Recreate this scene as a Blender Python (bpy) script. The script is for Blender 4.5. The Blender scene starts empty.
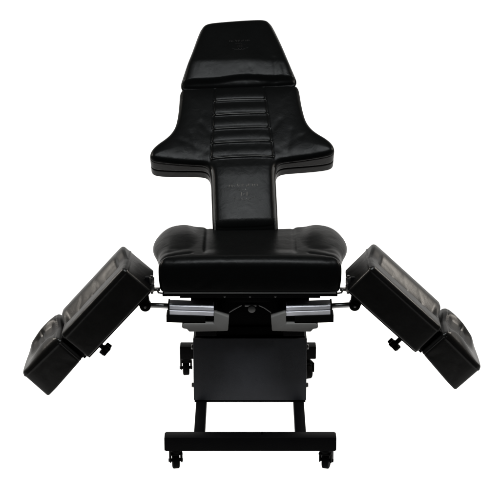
import bpy, bmesh, math, random
import numpy as np
from mathutils import Vector, Matrix

random.seed(7)
rng = np.random.default_rng(7)
R = math.radians
scene = bpy.context.scene
COL = scene.collection

# ------------------------------------------------------------------ camera
cam_d = bpy.data.cameras.new('camera')
cam_d.sensor_width = 36.0
cam_d.lens = 1788.0 / 500.0 * 36.0
cam_d.clip_start = 0.1
cam_d.clip_end = 200.0
cam = bpy.data.objects.new('camera', cam_d)
COL.objects.link(cam)
cam.location = (0.0, -5.43, 2.65)
cam.rotation_euler = (R(90 - 19), 0, 0)
scene.camera = cam

# ------------------------------------------------------------------ world: a dark studio
world = bpy.data.worlds.new('World')
scene.world = world
world.use_nodes = True
bgn = world.node_tree.nodes.get('Background')
bgn.inputs['Color'].default_value = (0.9, 0.95, 1.0, 1)
bgn.inputs['Strength'].default_value = 0.02

scene.view_settings.view_transform = 'Standard'
scene.view_settings.look = 'None'
scene.view_settings.gamma = 1.0
scene.view_settings.exposure = 0.0
scene.view_settings.use_curve_mapping = False


# ------------------------------------------------------------------ studio lamps
def area(name, loc, target, sx, sy, power, color):
    d = bpy.data.lights.new(name, 'AREA')
    d.shape = 'RECTANGLE'
    d.size = sx
    d.size_y = sy
    d.energy = power
    d.color = color
    o = bpy.data.objects.new(name, d)
    COL.objects.link(o)
    o.location = loc
    v = Vector(target) - Vector(loc)
    o.rotation_euler = v.to_track_quat('-Z', 'Y').to_euler()
    return o


key = area('key_softbox', (0.1, -0.9, 3.2), (0.0, 0.5, 0.8), 1.4, 0.55, 55, (0.94, 0.98, 1.0))
key.data.spread = R(110)
area('added_side_fill', (-2.5, 0.95, 1.95), (-0.5, 0.25, 0.6), 0.8, 0.8, 90, (1.0, 0.93, 0.84))  # added unseen fill pair, brightens leg-rest tops and seat bolsters
area('added_side_fill', (2.5, 0.95, 1.95), (0.5, 0.25, 0.6), 0.8, 0.8, 90, (1.0, 0.93, 0.84))
# the sweep is white diffusing acrylic; added lamps below and behind whiten it and wash out shadows
area('added_floor_backlight', (0.0, 1.88, -0.6), (0.0, 1.88, 0.0), 8.0, 4.6, 218, (1.0, 0.985, 0.96))
area('added_wall_backlight', (0.0, 4.2, 1.9), (0.0, 3.1, 1.9), 8.0, 4.4, 172, (1.0, 0.985, 0.96))


# ------------------------------------------------------------------ materials
def new_mat(name):
    m = bpy.data.materials.new(name)
    m.use_nodes = True
    nt = m.node_tree
    b = nt.nodes['Principled BSDF']
    return m, nt, b


def surf(name, color, rough, metallic=0.0, spec=0.3, bump=0.0, bscale=300.0, rvar=0.06, cvar=0.15, bdist=0.001):
    m, nt, b = new_mat(name)
    N, Lk = nt.nodes, nt.links
    tc = N.new('ShaderNodeTexCoord')
    n1 = N.new('ShaderNodeTexNoise')
    n1.inputs['Scale'].default_value = 9.0
    n1.inputs['Detail'].default_value = 6.0
    Lk.new(tc.outputs['Object'], n1.inputs['Vector'])
    mr = N.new('ShaderNodeMapRange')
    mr.inputs['To Min'].default_value = rough - rvar
    mr.inputs['To Max'].default_value = rough + rvar
    Lk.new(n1.outputs['Fac'], mr.inputs['Value'])
    Lk.new(mr.outputs['Result'], b.inputs['Roughness'])
    rmp = N.new('ShaderNodeValToRGB')
    rmp.color_ramp.elements[0].position = 0.3
    rmp.color_ramp.elements[1].position = 0.75
    rmp.color_ramp.elements[0].color = [c * (1 - cvar) for c in color] + [1]
    rmp.color_ramp.elements[1].color = [c * (1 + cvar) for c in color] + [1]
    Lk.new(n1.outputs['Fac'], rmp.inputs['Fac'])
    Lk.new(rmp.outputs['Color'], b.inputs['Base Color'])
    b.inputs['Metallic'].default_value = metallic
    b.inputs['Specular IOR Level'].default_value = spec
    if bump:
        n2 = N.new('ShaderNodeTexNoise')
        n2.inputs['Scale'].default_value = bscale
        n2.inputs['Detail'].default_value = 3.0
        Lk.new(tc.outputs['Object'], n2.inputs['Vector'])
        bp = N.new('ShaderNodeBump')
        bp.inputs['Strength'].default_value = bump
        bp.inputs['Distance'].default_value = bdist
        Lk.new(n2.outputs['Fac'], bp.inputs['Height'])
        Lk.new(bp.outputs['Normal'], b.inputs['Normal'])
    return m


def leather_mat(name, color, rough, spec):
    """black upholstery vinyl: cellular grain plus slow creasing"""
    m, nt, b = new_mat(name)
    N, Lk = nt.nodes, nt.links
    tc = N.new('ShaderNodeTexCoord')
    b.inputs['Base Color'].default_value = (*color, 1)
    b.inputs['Specular IOR Level'].default_value = spec
    n1 = N.new('ShaderNodeTexNoise')
    n1.inputs['Scale'].default_value = 14.0
    n1.inputs['Detail'].default_value = 5.0
    Lk.new(tc.outputs['Object'], n1.inputs['Vector'])
    mr = N.new('ShaderNodeMapRange')
    mr.inputs['To Min'].default_value = rough - 0.07
    mr.inputs['To Max'].default_value = rough + 0.07
    Lk.new(n1.outputs['Fac'], mr.inputs['Value'])
    Lk.new(mr.outputs['Result'], b.inputs['Roughness'])
    vo = N.new('ShaderNodeTexVoronoi')
    vo.feature = 'DISTANCE_TO_EDGE'
    vo.inputs['Scale'].default_value = 330.0
    Lk.new(tc.outputs['Object'], vo.inputs['Vector'])
    n2 = N.new('ShaderNodeTexNoise')
    n2.inputs['Scale'].default_value = 26.0
    n2.inputs['Detail'].default_value = 4.0
    n2.inputs['Distortion'].default_value = 0.6
    Lk.new(tc.outputs['Object'], n2.inputs['Vector'])
    b1 = N.new('ShaderNodeBump')
    b1.inputs['Strength'].default_value = 0.22
    b1.inputs['Distance'].default_value = 0.0006
    Lk.new(vo.outputs['Distance'], b1.inputs['Height'])
    b2 = N.new('ShaderNodeBump')
    b2.inputs['Strength'].default_value = 0.16
    b2.inputs['Distance'].default_value = 0.006
    Lk.new(n2.outputs['Fac'], b2.inputs['Height'])
    Lk.new(b1.outputs['Normal'], b2.inputs['Normal'])
    Lk.new(b2.outputs['Normal'], b.inputs['Normal'])
    return m


LEATHER = leather_mat('black_leather', (0.0014, 0.0015, 0.0015), 0.33, 0.035)
LEG_LEATHER = leather_mat('leg_rest_leather', (0.0014, 0.0013, 0.0012), 0.37, 0.15)
FAINT = surf('faint_worn_leather', (0.0045, 0.0045, 0.0045), 0.45, spec=0.12)
WORN_HIGHLIGHT = surf('worn_highlight_leather', (0.020, 0.020, 0.019), 0.46, spec=0.25)  # worn emblem tone; on piping and welts, highlights put into the colour
STEEL = surf('black_painted_steel', (0.0018, 0.0018, 0.002), 0.50, spec=0.02, bump=0.15, bscale=500)
PANEL = surf('charcoal_powder_coat', (0.019, 0.020, 0.0235), 0.60, spec=0.15, bump=0.35, bscale=420, cvar=0.2)
RUBBER = surf('black_rubber', (0.0018, 0.0018, 0.0018), 0.6, spec=0.02)
PLASTIC = surf('black_plastic', (0.0018, 0.0018, 0.0018), 0.5, spec=0.02)
MOTOR = surf('grey_plastic_cover', (0.075, 0.073, 0.070), 0.6, spec=0.2, bump=0.2, bscale=600)
ALU = surf('anodised_aluminium', (0.60, 0.60, 0.64), 0.58, metallic=1.0, bump=0.08, bscale=200)
DULL = surf('worn_dark_steel', (0.10, 0.10, 0.10), 0.45, metallic=1.0)
HINGE = surf('dark_hinge_steel', (0.12, 0.115, 0.11), 0.35, metallic=1.0)
ROD = surf('brushed_rod_steel', (0.25, 0.25, 0.25), 0.42, metallic=1.0)
CHROME = surf('chrome', (0.5, 0.49, 0.47), 0.22, metallic=1.0)


def acrylic_mat():
    m, nt, b = new_mat('white_diffusing_acrylic')
    N, Lk = nt.nodes, nt.links
    N.remove(b)
    d = N.new('ShaderNodeBsdfDiffuse')
    t = N.new('ShaderNodeBsdfTranslucent')
    d.inputs['Color'].default_value = (0.88, 0.88, 0.88, 1)
    t.inputs['Color'].default_value = (0.88, 0.88, 0.88, 1)
    mx = N.new('ShaderNodeMixShader')
    mx.inputs['Fac'].default_value = 0.8
    Lk.new(d.outputs[0], mx.inputs[1])
    Lk.new(t.outputs[0], mx.inputs[2])
    Lk.new(mx.outputs[0], N['Material Output'].inputs['Surface'])
    return m


PAPER = acrylic_mat()


# ------------------------------------------------------------------ object helpers
def link_mesh(name, me, mat, parent=None):
    o = bpy.data.objects.new(name, me)
    COL.objects.link(o)
    me.materials.clear()
    me.materials.append(mat)
    if parent is not None:
        o.parent = parent
        if parent.type == 'EMPTY':
            o.location = -Vector(parent.location)
    return o


def obj(name, bm, mat, parent=None, smooth=True):
    bmesh.ops.recalc_face_normals(bm, faces=bm.faces)
    me = bpy.data.meshes.new(name)
    bm.to_mesh(me)
    bm.free()
    if smooth:
        for p in me.polygons:
            p.use_smooth = True
        me.set_sharp_from_angle(angle=R(35))
    return link_mesh(name, me, mat, parent)


def add_box(bm, c, size, bevel=0.003, rot=None, segs=2):
    t = bmesh.new()
    bmesh.ops.create_cube(t, size=1.0)
    bmesh.ops.scale(t, vec=size, verts=t.verts)
    if bevel:
        bmesh.ops.bevel(t, geom=list(t.edges), offset=bevel, segments=segs, profile=0.5, affect='EDGES')
    M = Matrix.Translation(c)
    if rot is not None:
        M = M @ rot.to_4x4()
    t.transform(M)
    merge(bm, t)


def merge(bm, t):
    me = bpy.data.meshes.new('tmp')
    t.to_mesh(me)
    t.free()
    bm.from_mesh(me)
    bpy.data.meshes.remove(me)


def add_cyl(bm, p, q, r, r2=None, seg=24, bevel=0.0):
    p, q = Vector(p), Vector(q)
    d = q - p
    t = bmesh.new()
    bmesh.ops.create_cone(t, cap_ends=True, segments=seg, radius1=r, radius2=r if r2 is None else r2, depth=d.length)
    if bevel:
        es = [e for e in t.edges if any(len(f.verts) > 4 for f in e.link_faces)]
        bmesh.ops.bevel(t, geom=es, offset=bevel, segments=2, profile=0.5, affect='EDGES')
    M = Matrix.Translation((p + q) / 2) @ d.to_track_quat('Z', 'Y').to_matrix().to_4x4()
    t.transform(M)
    merge(bm, t)


def add_prism(bm, pts, y0, y1, bevel=0.003):
    """closed x-z outline extruded along y"""
    t = bmesh.new()
    vs = [t.verts.new((x, y0, z)) for x, z in pts]
    f = t.faces.new(vs)
    r = bmesh.ops.extrude_face_region(t, geom=[f])
    bmesh.ops.translate(t, vec=(0, y1 - y0, 0), verts=[v for v in r['geom'] if isinstance(v, bmesh.types.BMVert)])
    bmesh.ops.recalc_face_normals(t, faces=t.faces)
    if bevel:
        bmesh.ops.bevel(t, geom=list(t.edges), offset=bevel, segments=2, profile=0.5, affect='EDGES')
    merge(bm, t)


def add_tube(bm, pts, r, seg=10):
    for a, b in zip(pts[:-1], pts[1:]):
        add_cyl(bm, a, b, r, seg=seg)
    for a in pts:
        t = bmesh.new()
        bmesh.ops.create_uvsphere(t, u_segments=seg, v_segments=6, radius=r)
        t.transform(Matrix.Translation(a))
        merge(bm, t)


# ------------------------------------------------------------------ implicit upholstery
def mesh_field(f, lo, hi, step, newton=4):
    """surface nets over f(x,y,z) < 0, vertices then pulled onto the exact surface"""
    lo, hi = np.array(lo, float), np.array(hi, float)
    n = np.ceil((hi - lo) / step).astype(int) + 1
    ax = [lo[i] + step * np.arange(n[i]) for i in range(3)]
    X, Y, Z = np.meshgrid(*ax, indexing='ij')
    V = f(X, Y, Z)
    ins = V < 0
    c = np.zeros(tuple(n - 1), int)
    for i in (0, 1):
        for j in (0, 1):
            for k in (0, 1):
                c += ins[i:n[0] - 1 + i, j:n[1] - 1 + j, k:n[2] - 1 + k]
    act = (c > 0) & (c < 8)
    idx = -np.ones(act.shape, int)
    cells = np.argwhere(act)
    idx[act] = np.arange(len(cells))
    acc = np.zeros((len(cells), 3))
    cnt = np.zeros(len(cells))
    corners = [(i, j, k) for i in (0, 1) for j in (0, 1) for k in (0, 1)]
    for a in range(8):
        for b in range(a + 1, 8):
            ca, cb = np.array(corners[a]), np.array(corners[b])
            if np.abs(ca - cb).sum() != 1:
                continue
            va = V[tuple((cells + ca).T)]
            vb = V[tuple((cells + cb).T)]
            m = (va < 0) != (vb < 0)
            t = np.where(m, va / np.where(m, va - vb, 1), 0)
            p = cells + ca + t[:, None] * (cb - ca)
            acc[m] += p[m]
            cnt[m] += 1
    P = lo + step * acc / cnt[:, None]
    faces = []
    for axis in range(3):
        sl0 = [slice(None)] * 3
        sl1 = [slice(None)] * 3
        sl0[axis] = slice(0, n[axis] - 1)
        sl1[axis] = slice(1, n[axis])
        a, b = ins[tuple(sl0)], ins[tuple(sl1)]
        u, v = (axis + 1) % 3, (axis + 2) % 3
        e = np.argwhere(a != b)
        e = e[(e[:, u] > 0) & (e[:, v] > 0) & (e[:, u] < n[u] - 1) & (e[:, v] < n[v] - 1)]
        flip = b[tuple(e.T)]
        du = np.eye(3, dtype=int)[u]
        dv = np.eye(3, dtype=int)[v]
        q = np.stack([idx[tuple((e - du - dv).T)], idx[tuple((e - dv).T)], idx[tuple(e.T)], idx[tuple((e - du).T)]], 1)
        q[flip] = q[flip][:, ::-1]
        faces.append(q)
    F = np.concatenate(faces)
    h = step * 0.15
    for _ in range(newton):
        g = np.stack([f(*(P + h * d).T) - f(*(P - h * d).T) for d in np.eye(3)], 1) / (2 * h)
        v = f(*P.T)
        mv = -v[:, None] * g / np.maximum((g * g).sum(1), 0.05)[:, None]
        L = np.linalg.norm(mv, axis=1, keepdims=True)
        P = P + mv * np.minimum(1, step * 0.4 / np.maximum(L, 1e-9))
    return P, F


def field_obj(name, P, F, mat, parent=None):
    me = bpy.data.meshes.new(name)
    me.from_pydata(P.tolist(), [], F.tolist())
    me.validate()
    bm = bmesh.new()
    bm.from_mesh(me)
    bmesh.ops.recalc_face_normals(bm, faces=bm.faces)
    bm.to_mesh(me)
    bm.free()
    for p in me.polygons:
        p.use_smooth = True
    return link_mesh(name, me, mat, parent)


def poly_sd(poly, x, y):
    """signed distance to a closed polygon, negative inside"""
    p = np.array(poly, float)
    q = np.roll(p, -1, 0)
    d2 = np.full(np.shape(x), 1e9)
    ins = np.zeros(np.shape(x), bool)
    for (ax, ay), (bx, by) in zip(p, q):
        ex, ey = bx - ax, by - ay
        wx, wy = x - ax, y - ay
        t = np.clip((wx * ex + wy * ey) / (ex * ex + ey * ey + 1e-12), 0, 1)
        d2 = np.minimum(d2, (wx - ex * t) ** 2 + (wy - ey * t) ** 2)
        cr = (ay > y) != (by > y)
        ins ^= cr & (x < (bx - ax) * (y - ay) / (by - ay + 1e-15) + ax)
    return np.where(ins, -1, 1) * np.sqrt(d2)


class Outline:
    """smoothed outline with a sampled distance table"""

    def __init__(self, pts, smooth=2, res=0.002, pad=0.05):
        p = np.array(pts, float)
        for _ in range(smooth):          # Chaikin corner cutting
            q = np.roll(p, -1, 0)
            p = np.stack([0.75 * p + 0.25 * q, 0.25 * p + 0.75 * q], 1).reshape(-1, 2)
        self.lo = p.min(0) - pad
        self.hi = p.max(0) + pad
        self.res = res
        n = np.ceil((self.hi - self.lo) / res).astype(int) + 2
        gx, gy = np.meshgrid(self.lo[0] + res * np.arange(n[0]), self.lo[1] + res * np.arange(n[1]), indexing='ij')
        self.t = poly_sd(p, gx, gy)

    def __call__(self, x, y):
        u = np.clip((x - self.lo[0]) / self.res, 0, self.t.shape[0] - 1.001)
        v = np.clip((y - self.lo[1]) / self.res, 0, self.t.shape[1] - 1.001)
        i, j = u.astype(int), v.astype(int)
        a, b = u - i, v - j
        t = self.t
        return (t[i, j] * (1 - a) * (1 - b) + t[i + 1, j] * a * (1 - b) + t[i, j + 1] * (1 - a) * b + t[i + 1, j + 1] * a * b)


def rmax(a, b, r):
    a, b = a + r, b + r
    return np.minimum(np.maximum(a, b), 0) + np.hypot(np.maximum(a, 0), np.maximum(b, 0)) - r


def smin(a, b, k):
    h = np.clip(0.5 + 0.5 * (b - a) / k, 0, 1)
    return b * (1 - h) + a * h - k * h * (1 - h)


def sstep(a, b, x):
    t = np.clip((x - a) / (b - a), 0, 1)
    return t * t * (3 - 2 * t)


def gauss(x, w):
    return np.exp(-(x / w) ** 2)


def seg_dist(x, y, a, b):
    ex, ey = b[0] - a[0], b[1] - a[1]
    t = np.clip(((x - a[0]) * ex + (y - a[1]) * ey) / (ex * ex + ey * ey), 0, 1)
    return np.hypot(x - a[0] - ex * t, y - a[1] - ey * t)


def creases(x, y, seed, n, lo, hi, amp, w):
    """a few soft random drag wrinkles"""
    r = np.random.default_rng(seed)
    out = 0
    for _ in range(n):
        c = r.uniform(lo, hi)
        a = r.uniform(0, math.pi)
        l = r.uniform(0.02, 0.06)
        dx, dy = math.cos(a) * l, math.sin(a) * l
        out = out - amp * r.uniform(0.4, 1) * gauss(seg_dist(x, y, c - (dx, dy), c + (dx, dy)), w)
    return out


# ================================================================== SETTING
def build_sweep():
    bm = bmesh.new()
    prof = [(-0.58, 0.0), (0.0, 0.0), (1.0, 0.0), (2.2, 0.0)]
    for k in range(1, 13):
        a = R(90 * k / 12)
        prof.append((2.2 + 0.9 * math.sin(a), 0.9 - 0.9 * math.cos(a)))
    prof.append((3.1, 4.2))
    xs = (-4.2, -1.4, 1.4, 4.2)
    rows = [[bm.verts.new((x, y, z)) for x in xs] for y, z in prof]
    for a, b in zip(rows[:-1], rows[1:]):
        for i in range(len(xs) - 1):
            bm.faces.new((a[i], a[i + 1], b[i + 1], b[i]))
    for f in bm.faces:
        f.normal_update()
    o = obj('floor', bm, PAPER)
    o['kind'] = 'structure'
    o['label'] = 'seamless white studio floor curving up into the backdrop'
    return o


build_sweep()

# ================================================================== THE CHAIR
chair = bpy.data.objects.new('tattoo_chair', None)
COL.objects.link(chair)
chair.location = (0, 0.4, 0)
chair['label'] = 'black leather adjustable tattoo chair with two splayed leg rests on a caster base'
chair['category'] = 'chair'

# ------------------------------------------------------------------ backrest plane
PHI, ROLL = R(45), R(2.3)
U0 = np.array([0, math.sin(PHI), math.cos(PHI)])
N0 = np.array([0, -math.cos(PHI), math.sin(PHI)])
X0 = np.array([1.0, 0, 0])
P0 = np.array([-0.0195, 0.437, 0.7066])


def plane_map(roll, centre):
    cr, sr = math.cos(roll), math.sin(roll)

    def fn(P):
        s, t, n = P[:, 0], P[:, 1] - centre, P[:, 2]
        s2, t2 = s * cr - t * sr, s * sr + t * cr + centre
        return P0 + s2[:, None] * X0 + t2[:, None] * U0 + n[:, None] * N0
    return fn


def mirror(half):
    return half + [(-x, y) for x, y in reversed(half)]


back_half = [(0.112, -0.06), (0.114, 0.05), (0.114, 0.15), (0.114, 0.215), (0.117, 0.24), (0.128, 0.256), (0.150, 0.262), (0.20, 0.264),
             (0.26, 0.267), (0.305, 0.272), (0.322, 0.281), (0.327, 0.298), (0.318, 0.322), (0.297, 0.345), (0.272, 0.365), (0.250, 0.388),
             (0.234, 0.418), (0.225, 0.455), (0.219, 0.50), (0.2155, 0.545), (0.212, 0.566), (0.200, 0.574), (0.10, 0.576)]
BACK = Outline(mirror(back_half), smooth=2)
SEAM_A, SEAM_B = (0.085, 0.60), (0.113, 0.262)
PLEATS = [0.508, 0.451, 0.394, 0.337, 0.276]


def back_top(s, t, d):
    a = np.abs(s)
    top = 0.010 * (1 - np.exp(-np.maximum(-d, 0) / 0.022))
    xs = SEAM_A[0] + (SEAM_B[0] - SEAM_A[0]) * (t - SEAM_A[1]) / (SEAM_B[1] - SEAM_A[1])
    top = top - 0.0025 * gauss(a - xs, 0.0035) * sstep(0.262, 0.285, t)          # panel side seams
    inp = sstep(0.004, -0.004, a - xs)
    for k, tp in enumerate(PLEATS):
        bow = tp + 0.004 * (1 - (a / 0.12) ** 2)
        top = top - 0.0016 * gauss(t - bow - 0.005, 0.0035) * inp
        top = top + 0.0036 * gauss(t - bow, 0.0036) * inp                       # raised welt along each stitch line
        top = top + 0.0020 * gauss(t - bow - 0.024, 0.018) * inp
    # wings lean forward a little, the neck is a raised lumbar strip that rolls in at its foot
    top = top + 0.018 * sstep(0.14, 0.33, a) * sstep(0.55, 0.30, t)
    top = top + 0.006 * sstep(0.30, 0.20, t) * sstep(0.12, 0.09, a)
    top = top - 0.075 * np.maximum(0, 0.24 - t) * sstep(0.125, 0.10, a) - 0.6 * np.maximum(0, 0.045 - t) ** 2 / 0.045
    top = top + creases(a, t, 3, 5, (0.12, 0.27), (0.24, 0.40), 0.0012, 0.012)
    return top


def back_f(s, t, n):
    d = BACK(s, t)
    top = back_top(s, t, d)
    f = rmax(d, n - top, 0.016)
    f = rmax(f, -(n + 0.105), 0.008)
    f = f + 0.004 * gauss(n + 0.055, 0.003)
    f = f + 0.002 * gauss(n + 0.016 - 0.018 * sstep(0.14, 0.33, np.abs(s)), 0.0025)
    return f


P, F = mesh_field(back_f, (-0.35, -0.08, -0.12), (0.35, 0.60, 0.05), 0.0031)
bmap = plane_map(ROLL, 0.1)
backrest = field_obj('backrest', bmap(P), F, LEATHER, chair)

# piping down both edges of the lumbar strip
for sgn in (-1, 1):
    ts = np.linspace(0.004, 0.236, 24)
    ss = np.full_like(ts, 0.1045) + 0.006 * np.exp(-(0.25 - ts) / 0.02)
    pts = np.stack([sgn * ss, ts, np.zeros_like(ts)], 1)
    pts[:, 2] = back_top(pts[:, 0], ts, BACK(pts[:, 0], ts)) - 0.0045
    w = bmap(pts)
    bm = bmesh.new()
    add_tube(bm, [Vector(q) for q in w], 0.0045, 10)
    obj('piping', bm, WORN_HIGHLIGHT, backrest)  # edge highlight put into the piping colour


for tp in PLEATS:
    hw = abs(SEAM_A[0] + (SEAM_B[0] - SEAM_A[0]) * (tp - SEAM_A[1]) / (SEAM_B[1] - SEAM_A[1])) - 0.002
    sv = np.linspace(-hw, hw, 15)
    pts = np.stack([sv, tp + 0.004 * (1 - (sv / 0.12) ** 2), np.zeros(15)], 1)
    pts[:, 2] = back_top(pts[:, 0], pts[:, 1], BACK(pts[:, 0], pts[:, 1])) - 0.0010
    bm = bmesh.new()
    add_tube(bm, [Vector(q) for q in bmap(pts)], 0.0018, 8)
    obj('welt', bm, WORN_HIGHLIGHT, backrest)  # pale tube paints the highlight along the stitch line


def emblem(strokes, mapper, topf, r, parent, mat):
    """pressed mark: short raised strokes lying on the leather"""
    bm = bmesh.new()
    for pl in strokes:
        pts = np.array([(x, y, 0) for x, y in pl], float)
        pts[:, 2] = topf(pts[:, 0], pts[:, 1]) - r * 0.45
        add_tube(bm, [Vector(q) for q in mapper(pts)], r, 6)
    return obj('emblem', bm, mat, parent)


def arc(cx, cy, rx, ry, a0, a1, n=7):
    return [(cx + rx * math.cos(R(a0 + (a1 - a0) * i / n)), cy + ry * math.sin(R(a0 + (a1 - a0) * i / n))) for i in range(n + 1)]


def mark_strokes(cx, cy, k):
    st = []
    # a row of worn pressed characters, too faint to read
    for x0, x1, y in ((-0.055, -0.046, 0.040), (-0.044, -0.036, 0.038), (-0.024, -0.021, 0.043), (-0.018, -0.006, 0.039), (-0.003, 0.001, 0.042),
                      (0.012, 0.016, 0.038), (0.019, 0.024, 0.042), (0.034, 0.038, 0.040), (0.042, 0.052, 0.041)):
        st.append([(x0, y), (x1, y + 0.0015)])
        st.append([(x0, y - 0.003), (x0 + 0.0005, y + 0.004)])
        if x1 - x0 > 0.006:
            st.append([(x1, y - 0.003), (x1 - 0.001, y + 0.004)])
    st += [[(-0.0105, -0.003), (-0.0095, 0.012)], [(0.0110, -0.003), (0.0120, 0.013)], [(-0.004, 0.002), (0.000, 0.007), (0.005, 0.003)],
           [(-0.022, 0.024), (-0.014, 0.021)], [(-0.008, 0.025), (-0.002, 0.020)], [(0.006, 0.026), (0.008, 0.021)],
           arc(0, -0.014, 0.009, 0.005, 150, 400, 8), [(-0.006, -0.019), (0.005, -0.020)],
           [(-0.042, -0.008), (-0.030, -0.013), (-0.016, -0.015)], [(0.018, -0.015), (0.030, -0.011), (0.044, -0.006)],
           [(-0.030, -0.017), (-0.014, -0.019)], [(0.014, -0.019), (0.026, -0.016)]]
    return [[(cx + k * a, cy + k * b) for a, b in p] for p in st]


emblem(mark_strokes(0.0, 0.128, 0.92), bmap, lambda a, b: back_top(a, b, BACK(a, b)), 0.0013, backrest, WORN_HIGHLIGHT)

# ------------------------------------------------------------------ headrest
head_half = [(0.10, 0.566), (0.190, 0.568), (0.204, 0.574), (0.206, 0.590), (0.196, 0.622), (0.181, 0.672), (0.160, 0.738), (0.138, 0.802),
             (0.124, 0.836), (0.106, 0.850), (0.06, 0.853)]
HEAD = Outline([(x, y + (0.045 * x - 0.004) * (y > 0.7)) for x, y in mirror(head_half)], smooth=2)


def head_top(s, t, d):
    top = 0.012 * (1 - np.exp(-np.maximum(-d, 0) / 0.012))
    top = top + 0.004
    # the pillow breaks at a fold: the lower third faces forward, the upper part lies back
    fold = 0.671 - 0.012 * np.maximum(s, 0) / 0.18 + 0.0015 * np.sin(s * 38)
    low = np.maximum(0, fold - t)
    top = top - 0.20 * np.sqrt(low ** 2 + (0.009 + 0.06 * np.maximum(s, 0)) ** 2) + 0.05 * np.minimum(fold - t, 0) + 0.02
    top = top - 0.010 * sstep(0.610, 0.590, t + 0.25 * (s - 0.02) ** 2 - 0.003 * np.sin(s * 30 + 1))
    top = top + creases(s, t, 11, 5, (0.0, 0.595), (0.17, 0.625), 0.0016, 0.009)
    return top


def head_f(s, t, n):
    d = HEAD(s, t)
    top = head_top(s, t, d)
    f = rmax(d, n - top, 0.014)
    f = rmax(f, -(n + 0.075), 0.008)
    f = f + 0.003 * gauss(n + 0.012, 0.003)
    f = smin(f, np.hypot(d, n + 0.006) - 0.0035, 0.004)
    return f


P, F = mesh_field(head_f, (-0.23, 0.545, -0.09), (0.23, 0.88, 0.06), 0.0035)
hmap = plane_map(R(2.5), 0.1)
headrest = field_obj('headrest', hmap(P), F, LEATHER, chair)
emblem(mark_strokes(0.010, 0.722, 0.66), hmap, lambda a, b: head_top(a, b, HEAD(a, b)), 0.0010, headrest, FAINT)

# ------------------------------------------------------------------ seat
seat_pts = mirror([(0.05, 0.150), (0.20, 0.150), (0.280, 0.152), (0.300, 0.160), (0.303, 0.185), (0.305, 0.26), (0.311, 0.36),
                   (0.312, 0.44), (0.300, 0.50), (0.26, 0.525), (0.18, 0.520), (0.12, 0.50)])
SEAT = Outline(seat_pts, smooth=2)
BOL = [Outline([(sx * x, y) for x, y in ((0.185, 0.25), (0.268, 0.242), (0.320, 0.262), (0.348, 0.31), (0.357, 0.37), (0.350, 0.44), (0.316, 0.50),
                                         (0.25, 0.528), (0.20, 0.52), (0.178, 0.48), (0.170, 0.40), (0.172, 0.30))], smooth=2) for sx in (-1, 1)]


def seat_f(x, y, z):
    d = SEAT(x, y)
    a = np.abs(x)
    top = 0.700 - 0.004 * sstep(0.165, 0.145, a) * sstep(0.20, 0.26, y)
    top = top - 0.006 * (x / 0.3) ** 2
    top = top - 0.0022 * gauss(a - 0.150, 0.006) * sstep(0.19, 0.24, y)
    d = d + 0.007 * ((z - 0.635) / 0.062) ** 2 - 0.003
    f = rmax(d, z - top, 0.032)
    for B in BOL:
        db = B(x, y)
        tb = 0.7085 - np.where(a > 0.225, 3.3, 2.4) * (a - 0.225) ** 2 - 0.9 * (y - 0.41) ** 2
        f = smin(f, rmax(rmax(db, z - tb, 0.045), 0.640 - z, 0.035), 0.020)
    f = rmax(f, 0.5735 - z, 0.012)
    f = f + 0.004 * gauss(seg_dist(a, y, (0.200, 0.215), (0.300, 0.185)), 0.008) * sstep(0.66, 0.69, z)
    f = f - creases(a, y, 5, 7, (0.19, 0.19), (0.31, 0.36), 0.0014, 0.011) * sstep(0.64, 0.68, z)
    f = f - creases(x, z, 8, 5, (-0.29, 0.59), (0.29, 0.67), 0.001, 0.013)
    return f


P, F = mesh_field(seat_f, (-0.36, 0.13, 0.56), (0.36, 0.60, 0.76), 0.004)
seat = field_obj('seat', P, F, LEATHER, chair)
bm = bmesh.new()
add_tube(bm, [Vector((x, 0.1545, 0.5755)) for x in np.linspace(-0.285, 0.285, 12)], 0.0026, 8)
obj('piping', bm, WORN_HIGHLIGHT, seat)

# ------------------------------------------------------------------ under-seat frame
bm = bmesh.new()
add_box(bm, (0, 0.365, 0.5655), (0.585, 0.40, 0.012), 0.002)
add_box(bm, (0, 0.37, 0.5525), (0.47, 0.37, 0.0135), 0.002)
frame = obj('seat_frame', bm, STEEL, chair)
for bx in (-0.085, 0.0, 0.085):
    bm = bmesh.new()
    add_cyl(bm, (bx, 0.189, 0.5525), (bx, 0.181, 0.5525), 0.004, seg=6, bevel=0.001)
    obj('bolt', bm, DULL, frame)

bm = bmesh.new()
add_box(bm, (0, 0.40, 0.528), (0.40, 0.34, 0.030), 0.003)
add_box(bm, (0, 0.225, 0.530), (0.255, 0.02, 0.022), 0.003)
add_box(bm, (0, 0.42, 0.44), (0.20, 0.24, 0.15), 0.006)
for sx in (-1, 1):
    add_box(bm, (sx * 0.15, 0.40, 0.445), (0.075, 0.28, 0.135), 0.005)
add_box(bm, (0, 0.56, 0.45), (0.37, 0.012, 0.20), 0.002)
obj('lift_mechanism', bm, STEEL, chair)

bm = bmesh.new()
add_cyl(bm, (-0.018, 0.235, 0.503), (0.022, 0.235, 0.503), 0.0065, seg=16, bevel=0.001)
add_cyl(bm, (0.006, 0.225, 0.490), (0.006, 0.245, 0.490), 0.013, seg=20, bevel=0.002)
add_tube(bm, [Vector(p) for p in ((-0.072, 0.232, 0.478), (-0.05, 0.232, 0.492), (-0.03, 0.232, 0.503))], 0.0035)
add_tube(bm, [Vector(p) for p in ((0.072, 0.232, 0.478), (0.05, 0.232, 0.494), (0.032, 0.232, 0.503))], 0.0035)
obj('linkage', bm, DULL, chair)

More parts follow.
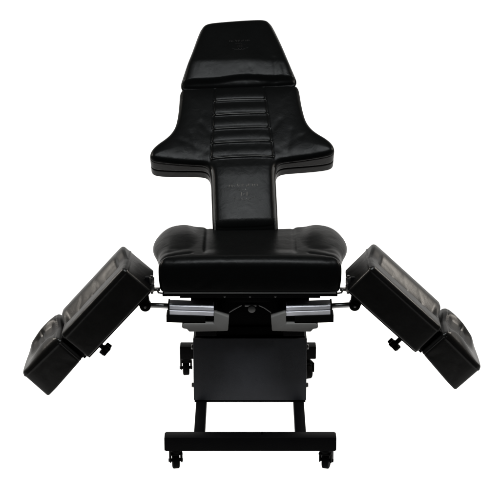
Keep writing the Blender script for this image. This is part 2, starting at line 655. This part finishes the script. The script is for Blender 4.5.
# ------------------------------------------------------------------ actuators
for sx in (-1, 1):
    bm = bmesh.new()
    # extruded aluminium barrel with two grooves along its face
    prof = [(0.175, 0.486), (0.175, 0.499), (0.179, 0.501), (0.179, 0.504), (0.175, 0.506), (0.176, 0.516), (0.182, 0.5225), (0.218, 0.5225), (0.224, 0.516), (0.224, 0.486)]
    t = bmesh.new()
    x0, x1 = sx * 0.122, sx * 0.270
    vs = [t.verts.new((x0, y, z)) for y, z in prof]
    fc = t.faces.new(vs)
    r = bmesh.ops.extrude_face_region(t, geom=[fc])
    bmesh.ops.translate(t, vec=(x1 - x0, 0, 0), verts=[v for v in r['geom'] if isinstance(v, bmesh.types.BMVert)])
    merge(bm, t)

    def tilt(b, sx=sx):
        for v in b.verts:
            v.co.z += 0.035 * (abs(v.co.x) - 0.125)
    tilt(bm)
    act = obj('actuator', bm, ALU, chair)
    bm = bmesh.new()
    add_prism(bm, [(sx * 0.150, 0.458), (sx * 0.281, 0.458), (sx * 0.281, 0.485), (sx * 0.150, 0.485)], 0.172, 0.226, 0.002)
    add_box(bm, (sx * 0.2725, 0.2, 0.5035), (0.006, 0.054, 0.040), 0.002)
    tilt(bm)
    obj('housing', bm, PLASTIC, act)
    bm = bmesh.new()
    add_prism(bm, [(sx * x, z) for x, z in ((0.121, 0.503), (0.070, 0.484), (0.074, 0.434), (0.205, 0.431), (0.212, 0.441), (0.227, 0.443), (0.230, 0.452), (0.222, 0.461), (0.121, 0.461))],
              0.166, 0.222, 0.004)
    obj('motor_cover', bm, MOTOR, act)
    bm = bmesh.new()
    pz = 0.515 if sx < 0 else 0.517
    add_cyl(bm, (sx * 0.270, 0.2, 0.512), (sx * 0.345, 0.2, pz), 0.0090, seg=20)
    obj('rod', bm, ROD, act)
    bm = bmesh.new()
    add_cyl(bm, (sx * 0.352, 0.184, pz), (sx * 0.352, 0.216, pz), 0.0185, seg=24, bevel=0.003)
    add_prism(bm, [(sx * x, z) for x, z in ((0.337, pz), (0.368, pz - 0.008), (0.388, pz + 0.035), (0.343, 0.565))], 0.186, 0.214, 0.003)
    kn = obj('clevis', bm, STEEL, act)
    bm = bmesh.new()
    add_cyl(bm, (sx * 0.352, 0.179, pz), (sx * 0.352, 0.185, pz), 0.005, seg=6, bevel=0.001)
    obj('pivot_bolt', bm, DULL, act)

# ------------------------------------------------------------------ leg rests
LEG_MAIN = Outline([(0.0, 0.014), (0.006, 0.0), (0.02, 0.0), (0.18, 0.0), (0.315, 0.0), (0.326, 0.004), (0.328, 0.02), (0.328, 0.18), (0.326, 0.196), (0.315, 0.2),
                    (0.18, 0.2), (0.03, 0.2), (0.008, 0.194), (0.0, 0.18)], smooth=2)
LEG_FOOT = Outline([(0.338, 0.012), (0.344, 0.0), (0.36, 0.0), (0.46, 0.0), (0.518, 0.002), (0.528, 0.02), (0.529, 0.10), (0.524, 0.15), (0.504, 0.185),
                    (0.45, 0.2), (0.36, 0.2), (0.344, 0.197), (0.338, 0.185)], smooth=2)


def leg_f(a, w, n):
    d = LEG_MAIN(a, w)
    run = sstep(0.03, 0.055, a) * sstep(0.318, 0.295, a)
    top = 0.005 * (1 - np.exp(-np.maximum(-d, 0) / 0.010))
    # calf trough: near bolster, a stitched channel, then a long slope up to the far bolster
    top = top - run * 0.012 * sstep(0.062, 0.080, w) * sstep(0.185, 0.085, w)
    top = top - run * 0.009 * gauss(w - 0.076, 0.0055)
    top = top + 0.019 * sstep(0.085, 0.165, w)                                # the rear bolster stands taller
    for k in (0.11, 0.18, 0.25):
        top = top - 0.0035 * gauss(a - k, 0.004) * sstep(0.066, 0.078, w) * sstep(0.112, 0.090, w)
    top = top + creases(a, w, 21, 9, (0.02, 0.01), (0.3, 0.19), 0.0008, 0.009)
    f = rmax(d, n - top, 0.008)
    f = rmax(f, -(n + 0.118), 0.006)
    f = smin(f, np.hypot(d + 0.001, n + 0.012) - 0.0034, 0.003)
    return f


def foot_f(a, w, n):
    d = LEG_FOOT(a, w)
    top = 0.002 + 0.022 * (1 - np.exp(-np.maximum(-d, 0) / 0.03)) * sstep(0.52, 0.40, a)
    c = np.abs(w - 0.1)
    top = top - 0.011 * sstep(0.06, 0.03, c) * sstep(0.345, 0.38, a) * sstep(0.49, 0.44, a)
    top = top - 0.004 * gauss(a - 0.42, 0.006) * sstep(0.06, 0.03, c)
    top = top + 0.017 * sstep(0.085, 0.165, w) * sstep(0.525, 0.47, a)
    f = rmax(d, n - top, 0.012)
    f = rmax(f, -(n + 0.106 + 0.014 * sstep(0.30, 0.56, a)), 0.007)
    f = smin(f, np.hypot(d + 0.001, n + 0.012) - 0.0032, 0.003)
    f = f + 0.002 * gauss(a - 0.352, 0.002)
    f = f - creases(a, n, 31, 4, (0.36, -0.10), (0.50, -0.02), 0.0007, 0.012)
    return f


leg_P, leg_F = mesh_field(leg_f, (-0.02, -0.02, -0.130), (0.345, 0.23, 0.045), 0.0035)
foot_P, foot_F = mesh_field(foot_f, (0.32, -0.02, -0.145), (0.55, 0.23, 0.065), 0.0035)

for sx, A, ang, fang in ((-1, (-0.413, 0.676), 48.0, 45.4), (1, (0.402, 0.683), 43.2, 45.9)):
    def leg_map(P, g=ang, sx=sx, A=A):
        P = np.atleast_2d(np.array(P, float))
        ca, sa = math.cos(R(g)), math.sin(R(g))
        x = A[0] + sx * (P[:, 0] * ca + P[:, 2] * sa)
        z = A[1] - P[:, 0] * sa + P[:, 2] * ca
        return np.stack([x, 0.12 + P[:, 1] * 1.06, z], 1)

    def foot_map(P, sx=sx):
        P = np.atleast_2d(np.array(P, float)).copy()
        dg = R(fang - ang)
        a, n = P[:, 0] - 0.33, P[:, 2] + 0.06
        P[:, 0] = 0.33 + a * math.cos(dg) + n * math.sin(dg)
        P[:, 2] = -0.06 - a * math.sin(dg) + n * math.cos(dg)
        return leg_map(P)

    def lv(a, w, n):
        return Vector(leg_map([(a, w, n)])[0])

    rot = Matrix((lv(1, 0, 0) - lv(0, 0, 0), Vector((0, 1, 0)), lv(0, 0, 1) - lv(0, 0, 0))).transposed()

    # steel tray under the pad
    bm = bmesh.new()
    add_box(bm, lv(0.166, 0.1, -0.121), (0.306, 0.184, 0.006), 0.002, rot, 2)
    leg = obj('leg_rest', bm, STEEL, chair)
    field_obj('cushion', leg_map(leg_P), leg_F, LEG_LEATHER, leg)
    foot = field_obj('foot_pad', foot_map(foot_P), foot_F, LEG_LEATHER, leg)
    # sliding rail of the foot pad under the tray
    bm = bmesh.new()
    add_box(bm, lv(0.318, 0.1, -0.118), (0.075, 0.10, 0.008), 0.002, rot)
    add_box(bm, lv(0.325, 0.045, -0.122), (0.022, 0.02, 0.014), 0.003, rot)
    add_box(bm, lv(0.333, 0.1, -0.06), (0.03, 0.17, 0.095), 0.002, rot)
    obj('slide_rail', bm, STEEL, leg)
    # clamp knob: stem plus lobed hand wheel
    ka, kn = (0.285, -0.002) if sx < 0 else (0.271, -0.011)
    bm = bmesh.new()
    add_cyl(bm, lv(ka, 0.06, -0.118), lv(ka, 0.06, -0.146 + kn), 0.008, seg=16)
    add_cyl(bm, lv(ka, 0.06, -0.142 + kn), lv(ka, 0.06, -0.163 + kn), 0.017, seg=24, bevel=0.004)
    for k in range(5):
        c = R(72 * k + 10)
        add_cyl(bm, lv(ka + 0.016 * math.cos(c), 0.06 + 0.016 * math.sin(c), -0.143 + kn),
                lv(ka + 0.016 * math.cos(c), 0.06 + 0.016 * math.sin(c), -0.162 + kn), 0.008, seg=14, bevel=0.002)
    obj('knob', bm, PLASTIC, leg)
    # hinge between the seat corner and the tray
    bm = bmesh.new()
    hx = sx * 0.327
    add_cyl(bm, (hx, 0.165, 0.578), (hx, 0.165, 0.602), 0.009, seg=20, bevel=0.0015)
    add_cyl(bm, (hx, 0.165, 0.605), (hx, 0.165, 0.627), 0.009, seg=20, bevel=0.0015)
    add_cyl(bm, (hx, 0.165, 0.570), (hx, 0.165, 0.634), 0.0045, seg=12)
    add_box(bm, (sx * 0.312, 0.168, 0.584), (0.024, 0.018, 0.008), 0.001)
    add_tube(bm, [Vector(p) for p in ((sx * 0.293, 0.158, 0.573), (sx * 0.305, 0.154, 0.577), (sx * 0.309, 0.154, 0.588))], 0.003)
    hinge = obj('hinge', bm, HINGE, leg)
    bm = bmesh.new()
    add_box(bm, (sx * 0.340, 0.172, 0.602), (0.020, 0.02, 0.05), 0.002)
    obj('hinge_plate', bm, STEEL, leg)

# ------------------------------------------------------------------ base
bm = bmesh.new()
add_box(bm, (0.001, 0.0, 0.105), (0.567, 0.05, 0.05), 0.0035)
add_box(bm, (-0.0075, 0.80, 0.105), (0.51, 0.05, 0.05), 0.0035)
for sx in (-1, 1):
    add_box(bm, (sx * 0.1695, 0.40, 0.108), (0.036, 0.748, 0.04), 0.003)
base = obj('base_frame', bm, STEEL, chair)
for cx in (-0.2833, 0.2853):
    bm = bmesh.new()
    add_box(bm, (cx, 0, 0.105), (0.003, 0.046, 0.046), 0.0012)
    obj('end_cap', bm, PLASTIC, base)
bm = bmesh.new()
add_cyl(bm, (0.040, 0.005, 0.130), (0.040, 0.005, 0.1365), 0.0045, seg=12, bevel=0.001)
obj('bolt', bm, STEEL, base)

# control housing
bm = bmesh.new()
add_box(bm, (0, 0.43, 0.2475), (0.384, 0.30, 0.234), 0.004)
add_box(bm, (0, 0.43, 0.378), (0.376, 0.28, 0.05), 0.006)
add_box(bm, (0, 0.2825, 0.1315), (0.386, 0.012, 0.013), 0.002)
box = obj('control_box', bm, STEEL, chair)
bm = bmesh.new()
add_box(bm, (0, 0.2775, 0.2490), (0.391, 0.004, 0.231), 0.0015)
obj('front_panel', bm, PANEL, box)
for sx in (-1, 1):
    bm = bmesh.new()
    add_box(bm, (sx * 0.1935, 0.42, 0.2445), (0.004, 0.27, 0.218), 0.001)
    obj('side_plate', bm, STEEL, box)
    for zz in (0.325, 0.182):
        bm = bmesh.new()
        add_cyl(bm, (sx * 0.195, 0.296, zz), (sx * 0.203, 0.296, zz), 0.0085, seg=16, bevel=0.002)
        obj('screw', bm, DULL, box)

# casters


def caster(x, y, swing):
    bm = bmesh.new()
    rz = Matrix.Rotation(swing, 4, 'Z')
    top = bmesh.new()
    add_cyl(top, (0, 0, 0.0805), (0, 0, 0.066), 0.017, seg=20, bevel=0.002)
    add_box(top, (0, 0.008, 0.063), (0.042, 0.046, 0.008), 0.003)
    for s in (-1, 1):
        add_prism(top, [(s * 0.0165, 0.065), (s * 0.0215, 0.065), (s * 0.0215, 0.028), (s * 0.0165, 0.028)], -0.002, 0.034, 0.0015)
    top.transform(Matrix.Translation((x, y, 0)) @ rz)
    merge(bm, top)
    c = obj('caster', bm, PLASTIC, chair)
    w = bmesh.new()
    add_cyl(w, (-0.0115, 0.018, 0.029), (0.0115, 0.018, 0.029), 0.029, seg=36, bevel=0.004)
    w.transform(Matrix.Translation((x, y, 0)) @ rz)
    bm = bmesh.new()
    merge(bm, w)
    obj('wheel', bm, RUBBER, c)
    w = bmesh.new()
    add_cyl(w, (-0.024, 0.018, 0.029), (0.024, 0.018, 0.029), 0.006, seg=12, bevel=0.001)
    w.transform(Matrix.Translation((x, y, 0)) @ rz)
    bm = bmesh.new()
    merge(bm, w)
    obj('axle', bm, STEEL, c)


caster(-0.247, 0.0, R(8))
caster(0.252, 0.0, R(-14))
caster(-0.240, 0.80, R(6))
caster(0.210, 0.80, R(-160))
